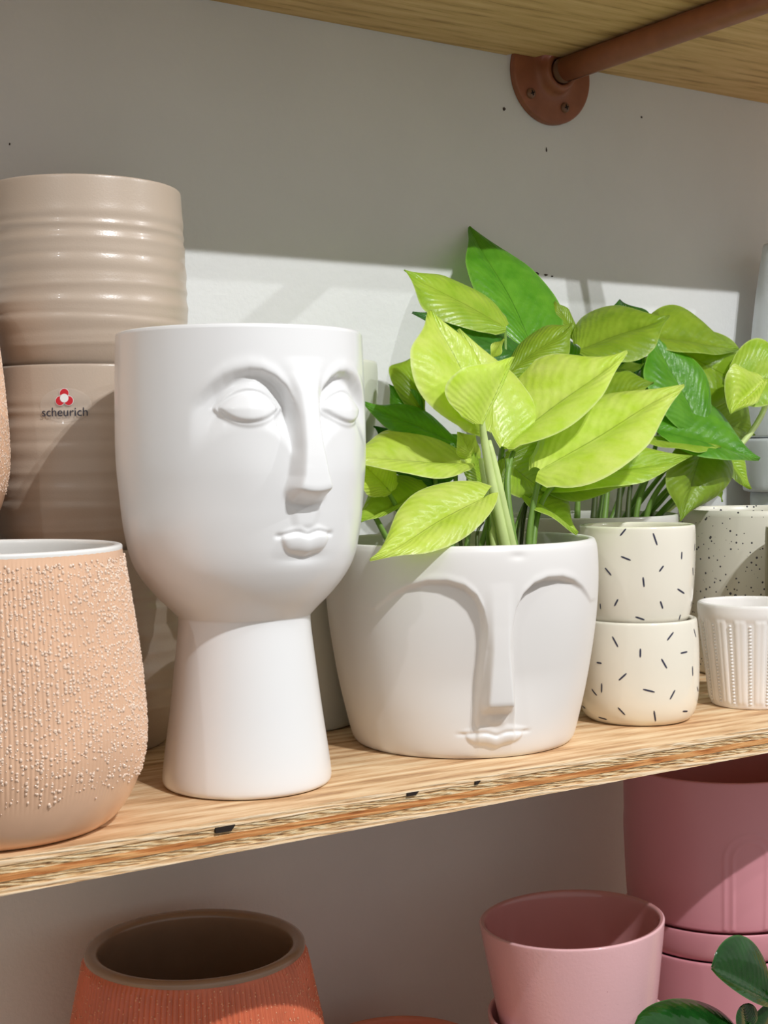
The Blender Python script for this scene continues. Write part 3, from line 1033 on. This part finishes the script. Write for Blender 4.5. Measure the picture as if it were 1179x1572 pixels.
def rose_unit(zb, lab):
    s = empty('rose_saucer', (TPK[0], TPK[1], zb), 'smooth rose pink saucer under ' + lab, 'saucer', 'rose saucers')
    lathe('dish', chaikin(pot_profile([(.0720, 0), (.0760, .0008), (.0790, .005), (.0805, .015), (.0806, UNIT - POTH + .0010)], .003, .004), 2), M['rose'], s, seg=128)
    r = empty('arch_pot', (TPK[0], TPK[1], zb + UNIT - POTH), lab, 'pot', 'rose arch pots')
    pr = np.concatenate([[(.0001, 0), (.03, 0)], resample(chaikin([(.0700, 0), (.0745, .0008), (.0765, .004), (.0790, POTH * .5), (.0800, POTH - .003), (.0796, POTH)], 2), .001),
                         chaikin([(.0796, POTH), (.0785, POTH + .0006), (.0765, POTH), (.0755, POTH - .004)], 1)[1:], [(.0740, POTH * .5), (.070, .008), (.0001, .006)]])
    lathe('body', pr, M['rose'], r, thetas=np.linspace(0, 2 * math.pi, 480, endpoint=False), rfun=arch_relief)
    return r


rose_unit(Z_LOW + .0001, 'smooth rose pink pot with raised arches, lower of its stack')
rose_unit(Z_LOW + .0002 + UNIT, 'smooth rose pink pot with raised arches, upper of its stack')

pc = aty(618, 1612, -.115)
ph_ = pc[2] - Z_LOW
pe = empty('peach_pot', (pc[0], pc[1], Z_LOW + .0001), 'peach terracotta pot whose rim shows at the bottom frame edge', 'pot')
lathe('body', chaikin(pot_profile([(.0440, 0), (.0470, .001), (.0500, .008), (.0580, ph_ * .6), (.0620, ph_ - .012), (.0640, ph_ - .010), (.0640, ph_)], .005, .01), 2), M['peach'], pe)


# ------------------------------------------------------------------ plants
def leaf_mesh(B, T, L, R, mat, parent, arch=0.0, cup=0.004, tm=.36, lobe=.10, round_=False, wave=0.0016, seed=0):
    B, T, L, R = (np.array(q, float) for q in (B, T, L, R))
    ax = T - B; ln = np.linalg.norm(ax); axn = ax / ln
    nrm = np.cross(axn, R - L); nl = np.linalg.norm(nrm)
    nrm = nrm / nl if nl > 1e-9 else np.array([0, -1.0, 0])
    if nrm @ (CAM - B) < 0: nrm = -nrm
    n, m = 26, 7
    t = np.linspace(0, 1, n)
    side = (R - L) / (np.linalg.norm(R - L) + 1e-9)
    sg = 1 if seed % 2 else -1
    hook = 0.0 if round_ else ln * .022 * sg
    mid = B + ax * t[:, None] + side * (hook * np.sin(2 * math.pi * t) * t)[:, None] + nrm * (arch * 4 * t * (1 - t))[:, None]
    M0 = B + ax * tm + nrm * (arch * 4 * tm * (1 - tm))
    Lv, Rv = L - M0, R - M0
    k = math.log(.5) / math.log(tm)
    w = np.sin(math.pi * np.clip(t, 0, 1) ** k) ** .76
    w = np.maximum(w, 0)
    w *= 1 - .52 * sst(.62, .97, t)
    if round_:
        w = np.clip(1 - (2 * t - 1) ** 2, 0, 1) ** .55
        w[0] = .05; w[-1] = .02
    else:
        w[0] = .16; w[1] = max(w[1], .42)
        w[-1] = 0.012
    vs, uv = [], []
    rnd = random.Random(seed)
    ph = rnd.random() * 6
    for i in range(n):
        for j in range(-m, m + 1):
            s = abs(j) / m
            V = Lv if j < 0 else Rv
            # remove part of the along-axis component away from the widest point
            al = (V @ axn); Vp = V - axn * al
            p = mid[i] + w[i] * s * (Vp + axn * al * .8)
            p = p - axn * ln * lobe * s * (1 - t[i]) ** 5
            p = p + nrm * cup * (s - s * s) * 4 * (.3 + .7 * math.sin(math.pi * min(1, t[i] + .05)))
            p = p + nrm * wave * s * s * math.sin(9 * t[i] + ph + (1.3 if j < 0 else 0))
            vs.append(p); uv.append((t[i], .5 + .5 * j / m))
    c = 2 * m + 1
    return mesh('leaf', vs, grid_faces(n, c, False), mat, parent, world=True, uv=uv)


def px(q): return aty(*q)


def LF(plant, base, tip, left, right, mat, **kw):
    return leaf_mesh(px(base), px(tip), px(left), px(right), M[mat], plant, **kw)


def stem(plant, pts, r0, r1, mat='stem_green', n=14):
    p = bezier([px(q) if not isinstance(q, np.ndarray) else q for q in pts], n)
    vs, fs = tube(p, np.linspace(r0, r1, n), 8)
    return mesh('stem', vs, fs, M[mat], plant, world=True)


SOIL1 = .098
lime = empty('pothos_plant', (BC[0], BC[1], .0105), 'bright lime green leafy plant growing out of the white face bowl', 'plant')
vs_np = chaikin([(.0001, 0), (.040, 0), (.052, .0005), (.056, .01), (.069, SOIL1 - .0155), (.070, SOIL1 - .0105), (.067, SOIL1 - .0125), (.0001, SOIL1 - .0125)], 1)
lathe('nursery_pot', vs_np, M['nursery'], lime)
lathe('soil', [(.0001, SOIL1 - .009), (.03, SOIL1 - .0085), (.066, SOIL1 - .011), (.0665, SOIL1 - .014)], M['soil'], lime)


def c4(x, y): return (540 + x / 1.845, 330 + y / 1.845)


def P(x, y, d): return c4(x, y) + (d,)


# L1 upright leaf
LF(lime, P(372, 612, -.215), P(221, 272, -.190), P(172, 455, -.225), P(372, 430, -.200), 'lime', cup=.006, arch=.004, tm=.42, lobe=.05, seed=1)
# L2 rounded leaf behind it
LF(lime, P(418, 655, -.205), P(300, 325, -.165), P(330, 480, -.195), P(520, 535, -.195), 'lime', cup=.005, tm=.40, lobe=.04, seed=2)
# L3 small folded front leaf
LF(lime, P(366, 592, -.232), P(460, 402, -.222), P(262, 488, -.240), P(405, 505, -.222), 'lime', cup=.003, tm=.42, lobe=.03, seed=3)
# L4 upper right leaf
LF(lime, P(432, 655, -.200), P(780, 386, -.215), P(500, 425, -.165), P(640, 580, -.235), 'lime', cup=.005, tm=.45, lobe=.02, seed=4)
# L5 lower right leaf
LF(lime, P(535, 722, -.215), P(942, 487, -.225), P(640, 535, -.180), P(740, 735, -.255), 'lime', cup=.006, tm=.42, lobe=.05, seed=5)
# L6 leaves under it
LF(lime, P(545, 765, -.195), P(964, 686, -.215), P(720, 650, -.190), P(720, 778, -.225), 'lime_dull', cup=.004, tm=.42, lobe=.02, seed=6)
LF(lime, P(520, 770, -.185), P(790, 762, -.190), P(640, 735, -.170), P(650, 806, -.205), 'lime_dull', cup=.003, tm=.42, lobe=.02, seed=7)
# L7 lower left leaf over the bowl rim
LF(lime, P(372, 802, -.240), P(52, 976, -.262), P(205, 775, -.230), P(300, 925, -.268), 'lime', cup=.005, tm=.36, lobe=.12, seed=8)
# L8 left horizontal
LF(lime, P(335, 705, -.205), P(-30, 690, -.205), P(170, 605, -.180), P(190, 742, -.225), 'lime', cup=.004, tm=.42, lobe=.03, seed=9)
# L9
LF(lime, P(300, 650, -.190), P(34, 534, -.170), P(175, 545, -.160), P(160, 640, -.190), 'green', cup=.004, tm=.42, lobe=.02, seed=10)
# L10 dull folded
LF(lime, P(205, 585, -.165), P(185, 395, -.140), P(105, 450, -.150), P(205, 480, -.165), 'olive_leaf', cup=.004, tm=.5, lobe=.02, seed=11)
LF(lime, P(215, 600, -.160), P(105, 480, -.150), P(120, 560, -.160), P(190, 510, -.160), 'green', cup=.003, tm=.5, lobe=.02, seed=12)
# L15, L16 lower left
LF(lime, P(110, 785, -.190), P(20, 690, -.190), P(25, 775, -.205), P(120, 700, -.180), 'lime', cup=.003, tm=.45, lobe=.02, seed=13)
LF(lime, P(210, 790, -.180), P(0, 880, -.200), P(110, 735, -.170), P(100, 845, -.200), 'lime_dull', cup=.003, tm=.42, lobe=.03, seed=14)
LF(lime, P(340, 640, -.170), P(150, 760, -.160), P(200, 640, -.150), P(270, 760, -.165), 'green', cup=.003, tm=.45, lobe=.03, seed=15)
# L17 drooping at right
LF(lime, P(470, 790, -.190), P(640, 902, -.225), P(590, 790, -.185), P(545, 850, -.225), 'lime_dull', cup=.004, tm=.5, lobe=.0, seed=16)
LF(lime, P(430, 690, -.190), P(560, 800, -.190), P(560, 660, -.180), P(430, 780, -.200), 'lime_dull', cup=.003, tm=.45, lobe=.03, seed=17)
LF(lime, P(350, 700, -.195), P(305, 615, -.215), P(290, 660, -.215), P(360, 640, -.200), 'lime', cup=.002, tm=.45, lobe=.03, seed=18)
LF(lime, P(385, 800, -.200), P(345, 665, -.200), P(325, 740, -.205), P(400, 720, -.200), 'lime_dull', cup=.002, tm=.5, lobe=.03, seed=19)
LF(lime, P(250, 760, -.165), P(60, 600, -.150), P(110, 720, -.165), P(210, 620, -.150), 'dark', cup=.003, tm=.45, seed=24)
LF(lime, P(470, 720, -.180), P(640, 640, -.170), P(540, 620, -.160), P(590, 730, -.185), 'green', cup=.003, tm=.45, seed=25)
# L11 upper left pale
LF(lime, P(435, 318, -.140), P(147, 158, -.100), P(325, 195, -.100), P(255, 300, -.130), 'lime_dull', cup=.004, tm=.42, lobe=.03, seed=20)
# L12 dark behind
LF(lime, P(490, 400, -.150), P(172, 276, -.120), P(345, 285, -.110), P(360, 420, -.150), 'dark', cup=.004, tm=.42, lobe=.02, seed=21)
# L14
LF(lime, P(440, 450, -.165), P(624, 308, -.155), P(520, 325, -.140), P(590, 420, -.170), 'olive_leaf', cup=.004, tm=.45, lobe=.03, seed=22)
LF(lime, P(400, 400, -.17), P(430, 350, -.175), P(395, 372, -.175), P(425, 385, -.175), 'lime', cup=.001, seed=23)

S0 = lambda dx, dy: np.array([BC[0] + dx, BC[1] + dy, SOIL1])
for pts, r0, r1, mt in [
    ([S0(.022, -.030), P(395, 760, -.228), P(372, 640, -.225), P(367, 560, -.226)], .0042, .0018, 'stem_pale'),
    ([S0(.028, -.030), P(425, 830, -.228), P(410, 720, -.228), P(386, 640, -.222)], .0040, .0022, 'stem_pale'),
    ([S0(.012, -.026), P(395, 830, -.222), P(378, 770, -.215), P(366, 690, -.212)], .0030, .0018, 'stem_pale'),
    ([S0(.032, -.026), P(432, 800, -.215), P(430, 740, -.208), P(458, 672, -.202)], .0030, .0018, 'stem_green'),
    ([S0(.026, -.022), P(438, 850, -.210), P(445, 780, -.208), P(440, 690, -.205)], .0026, .0015, 'stem_green'),
    ([S0(.042, -.020), P(492, 880, -.215), P(520, 800, -.215), P(534, 730, -.214)], .0026, .0018, 'stem_green'),
    ([S0(.044, -.022), P(505, 880, -.215), P(530, 800, -.210), P(570, 770, -.205)], .0026, .0018, 'stem_green'),
    ([S0(.036, -.014), P(465, 880, -.205), P(490, 830, -.200), P(495, 800, -.195)], .0016, .0010, 'stem_dark'),
    ([S0(.038, -.016), P(475, 890, -.205), P(490, 860, -.200), P(500, 790, -.19)], .0014, .0010, 'stem_dark'),
    ([S0(.014, -.016), P(375, 900, -.210), P(400, 860, -.225), P(378, 805, -.238)], .0020, .0014, 'stem_green'),
    ([S0(-.010, -.010), P(345, 890, -.195), P(330, 800, -.195), P(330, 706, -.204)], .0022, .0014, 'stem_green'),
    ([S0(-.028, -.006), P(150, 880, -.195), P(130, 820, -.190), P(95, 775, -.190)], .0022, .0014, 'stem_green'),
    ([S0(-.036, .000), P(85, 890, -.190), P(70, 860, -.190), P(60, 845, -.190)], .0022, .0016, 'stem_green'),
    ([S0(-.020, .006), P(180, 850, -.180), P(160, 815, -.180), P(135, 795, -.180)], .0016, .0012, 'stem_pale'),
    ([S0(.002, -.022), P(352, 920, -.215), P(345, 900, -.215), P(372, 870, -.210)], .0014, .0010, 'stem_dark'),
    ([S0(-.002, -.014), P(300, 920, -.210), P(305, 905, -.210), P(310, 880, -.205)], .0016, .0010, 'stem_dark'),
    ([S0(.010, .010), P(430, 800, -.180), P(440, 600, -.160), P(434, 320, -.140)], .0024, .0012, 'stem_green'),
    ([S0(.016, .008), P(450, 800, -.180), P(480, 600, -.165), P(488, 402, -.150)], .0024, .0012, 'stem_green'),
    ([S0(.018, .004), P(430, 800, -.180), P(430, 600, -.170), P(440, 450, -.165)], .0024, .0012, 'stem_green'),
    ([S0(-.008, .004), P(300, 850, -.180), P(290, 720, -.180), P(300, 650, -.190)], .0022, .0012, 'stem_green'),
    ([S0(-.014, .006), P(260, 850, -.170), P(230, 700, -.165), P(208, 590, -.164)], .0022, .0012, 'stem_green'),
    ([S0(.030, -.008), P(470, 850, -.200), P(480, 800, -.190), P(545, 765, -.194)], .0020, .0012, 'stem_green'),
]:
    stem(lime, pts, r0, r1, mt)

SOIL2 = .120
dkp = empty('pothos_plant', (P2[0], P2[1], .0120), 'darker green trailing plant in the grey pot, partly in the shelf shadow', 'plant')
lathe('nursery_pot', chaikin([(.0001, 0), (.040, 0), (.052, .0005), (.055, .01), (.066, SOIL2 - .014), (.0675, SOIL2 - .0115), (.064, SOIL2 - .0135), (.0001, SOIL2 - .0135)], 1), M['nursery'], dkp)
lathe('soil', [(.0001, SOIL2 - .011), (.03, SOIL2 - .0105), (.063, SOIL2 - .013), (.0635, SOIL2 - .015)], M['soil'], dkp)
# L13 tall dark leaf reaching the wall
LF(dkp, P(520, 400, -.085), P(332, 34, -.003), P(350, 215, -.050), P(575, 225, -.050), 'green', cup=.004, tm=.42, lobe=.02, arch=.004, seed=31)
LF(dkp, P(650, 380, -.100), P(900, 288, -.110), P(700, 262, -.060), P(800, 412, -.130), 'olive_leaf', cup=.006, tm=.40, lobe=.05, seed=32)
LF(dkp, P(815, 340, -.062), P(758, 240, -.045), P(705, 305, -.055), P(840, 282, -.055), 'dark', cup=.003, tm=.45, seed=33)
LF(dkp, P(830, 345, -.085), P(1095, 382, -.090), P(930, 262, -.055), P(950, 392, -.110), 'olive_leaf', cup=.005, tm=.40, lobe=.03, seed=34)
LF(dkp, P(992, 612, -.128), P(850, 330, -.095), P(850, 520, -.125), P(1000, 455, -.110), 'green', cup=.004, tm=.42, lobe=.05, seed=35)
LF(dkp, P(868, 612, -.130), P(1155, 692, -.150), P(1000, 532, -.105), P(985, 682, -.165), 'green', cup=.006, tm=.42, lobe=.03, seed=36)
LF(dkp, P(850, 635, -.135), P(1045, 660, -.160), P(930, 628, -.130), P(930, 668, -.165), 'lime_dull', cup=.002, tm=.45, seed=37)
LF(dkp, P(1000, 645, -.130), P(927, 868, -.150), P(893, 705, -.140), P(1085, 715, -.130), 'olive_leaf', cup=.006, tm=.32, lobe=.02, seed=38)
LF(dkp, P(895, 360, -.080), P(1140, 505, -.100), P(1060, 345, -.070), P(940, 540, -.100), 'olive_leaf', cup=.006, tm=.44, lobe=.03, seed=39)
LF(dkp, P(1080, 470, -.112), P(1275, 455, -.125), P(1150, 352, -.105), P(1150, 545, -.130), 'lime_dull', cup=.004, tm=.40, lobe=.05, seed=40)
LF(dkp, P(1165, 470, -.125), P(1073, 565, -.135), P(1070, 430, -.125), P(1150, 530, -.140), 'lime', cup=.006, tm=.45, lobe=.0, wave=.004, seed=41)
LF(dkp, P(950, 500, -.075), P(1052, 475, -.070), P(980, 455, -.065), P(1000, 515, -.080), 'olive_leaf', cup=.003, seed=42)
LF(dkp, P(985, 560, -.085), P(1140, 625, -.085), P(1095, 505, -.070), P(1040, 650, -.100), 'olive_leaf', cup=.005, seed=43)
LF(dkp, P(1058, 672, -.115), P(1132, 776, -.125), P(1105, 690, -.115), P(1070, 740, -.125), 'lime_dull', cup=.002, tm=.45, lobe=0, seed=44)
LF(dkp, P(1020, 755, -.115), P(1052, 812, -.120), P(1042, 775, -.115), P(1024, 785, -.120), 'lime_dull', cup=.001, lobe=0, seed=45)
LF(dkp, P(660, 540, -.130), P(855, 478, -.140), P(740, 432, -.110), P(760, 530, -.150), 'olive_leaf', cup=.004, tm=.42, seed=46)
LF(dkp, P(780, 500, -.085), P(920, 520, -.100), P(850, 440, -.080), P(840, 570, -.100), 'dark', cup=.004, seed=47)
LF(dkp, P(680, 420, -.080), P(840, 420, -.085), P(760, 360, -.070), P(760, 470, -.090), 'dark', cup=.004, seed=48)
LF(dkp, P(820, 440, -.075), P(900, 400, -.080), P(840, 395, -.07), P(870, 450, -.08), 'lime_dull', cup=.002, seed=49)
LF(dkp, P(760, 440, -.100), P(830, 420, -.105), P(780, 418, -.10), P(800, 446, -.105), 'lime_dull', cup=.001, seed=50)
LF(dkp, P(640, 350, -.070), P(577, 243, -.060), P(570, 300, -.065), P(625, 285, -.060), 'olive_leaf', cup=.002, tm=.45, seed=51)
LF(dkp, P(620, 460, -.080), P(540, 330, -.070), P(520, 400, -.080), P(650, 380, -.070), 'green', cup=.004, seed=52)
LF(dkp, P(560, 560, -.090), P(760, 640, -.100), P(680, 540, -.085), P(640, 660, -.105), 'dark', cup=.004, seed=53)
LF(dkp, P(900, 600, -.080), P(1010, 520, -.075), P(930, 530, -.07), P(980, 600, -.08), 'dark', cup=.004, seed=54)
LF(dkp, P(600, 480, -.085), P(740, 470, -.090), P(670, 420, -.08), P(670, 520, -.095), 'olive_leaf', cup=.004, seed=55)

S2 = lambda dx, dy: np.array([P2[0] + dx, P2[1] + dy, SOIL2])
for pts, r0, r1, mt in [
    ([S2(.040, -.030), P(830, 800, -.120), P(880, 770, -.125), P(915, 712, -.128)], .0026, .0018, 'stem_green'),
    ([S2(.030, -.030), P(800, 810, -.115), P(830, 760, -.115), P(860, 700, -.118)], .0026, .0018, 'stem_green'),
    ([S2(.046, -.024), P(870, 830, -.115), P(930, 800, -.118), P(965, 740, -.122)], .0028, .0020, 'stem_green'),
    ([S2(.020, -.032), P(780, 810, -.115), P(790, 760, -.110), P(800, 700, -.105)], .0024, .0016, 'stem_dark'),
    ([S2(.008, -.030), P(760, 820, -.112), P(760, 760, -.105), P(770, 640, -.100)], .0030, .0016, 'stem_dark'),
    ([S2(-.004, -.028), P(720, 820, -.110), P(725, 770, -.108), P(740, 600, -.100)], .0032, .0016, 'stem_green'),
    ([S2(-.014, -.026), P(690, 820, -.110), P(690, 780, -.108), P(700, 600, -.100)], .0028, .0016, 'stem_dark'),
    ([S2(-.026, -.022), P(640, 830, -.108), P(640, 790, -.105), P(650, 500, -.100)], .0028, .0016, 'stem_green'),
    ([S2(-.036, -.014), P(610, 830, -.100), P(580, 700, -.095), P(520, 402, -.086)], .0028, .0016, 'stem_dark'),
    ([S2(.000, -.010), P(740, 800, -.095), P(720, 600, -.095), P(655, 382, -.100)], .0026, .0014, 'stem_green'),
    ([S2(.016, -.006), P(790, 780, -.090), P(810, 560, -.085), P(832, 346, -.085)], .0026, .0014, 'stem_green'),
    ([S2(.026, -.010), P(830, 780, -.100), P(920, 700, -.110), P(972, 590, -.124)], .0026, .0014, 'stem_green'),
    ([S2(.034, -.014), P(860, 800, -.115), P(960, 720, -.125), P(1000, 658, -.130)], .0024, .0014, 'stem_green'),
    ([S2(.030, .000), P(860, 760, -.090), P(890, 560, -.080), P(905, 368, -.080)], .0024, .0014, 'stem_green'),
    ([S2(.050, -.010), P(980, 760, -.105), P(1130, 660, -.105), P(1172, 540, -.100)], .0026, .0026, 'stem_pale'),
    ([P(1172, 540, -.100), P(1180, 510, -.098), P(1185, 480, -.095), P(1165, 474, -.098)], .0026, .0014, 'stem_pale'),
    ([S2(.044, -.004), P(940, 760, -.095), P(980, 680, -.088), P(1000, 572, -.086)], .0022, .0014, 'stem_green'),
    ([S2(.046, -.014), P(930, 790, -.110), P(1020, 740, -.112), P(1056, 674, -.115)], .0022, .0014, 'stem_green'),
]:
    stem(dkp, pts, r0, r1, mt)

# small glossy plant, bottom right
gp = aty(1150, 1560, -.262)
GP = (gp[0] + .020, -.256)
pot = empty('small_pot', (GP[0], GP[1], Z_LOW + .0001), 'small dark plastic pot on the lowest shelf holding the glossy plant', 'pot')
lathe('body', chaikin(pot_profile([(.0260, 0), (.0275, .001), (.0280, .004), (.0360, .075), (.0375, .076), (.0375, .085)], .002, .005), 2), M['nursery'], pot)
gl = empty('glossy_plant', (GP[0], GP[1], Z_LOW + .006), 'small plant with dark glossy rounded leaves at the bottom right corner', 'plant')
lathe('soil', [(.0001, 0), (.0255, .0005), (.0325, .068), (.03, .070), (.0001, .071)], M['soil'], gl)


def GL(base, tip, left, right, **kw):
    return leaf_mesh(px(base), px(tip), px(left), px(right), M['glossy'], gl, tm=.5, lobe=.0, round_=True, wave=0.0, **kw)


GL((1184, 1537, -.262), (1091, 1487, -.280), (1150, 1535, -.292), (1148, 1440, -.262), cup=.004, seed=61)
GL((1135, 1592, -.275), (972, 1578, -.292), (1060, 1534, -.265), (1045, 1620, -.300), cup=.004, seed=62)
GL((1150, 1590, -.270), (1142, 1541, -.280), (1129, 1565, -.285), (1164, 1558, -.275), cup=.002, seed=63)
GL((1175, 1600, -.262), (1200, 1530, -.270), (1150, 1572, -.275), (1215, 1572, -.265), cup=.003, seed=64)
GL((1190, 1560, -.255), (1240, 1490, -.250), (1190, 1510, -.262), (1240, 1540, -.250), cup=.003, seed=65)
G0 = lambda dx, dy: np.array([GP[0] + dx, GP[1] + dy, Z_LOW + .074])
for base in [(1184, 1537, -.262), (1135, 1592, -.275), (1150, 1590, -.270), (1175, 1600, -.262), (1190, 1560, -.255)]:
    b = px(base)
    s0 = G0(0, 0)
    vs, fs = tube(bezier([s0, s0 + np.array([0, 0, .05]), b - np.array([0, 0, .02]), b], 10), np.linspace(.0022, .0014, 10), 8)
    mesh('stem', vs, fs, M['stem_dark'], gl, world=True)
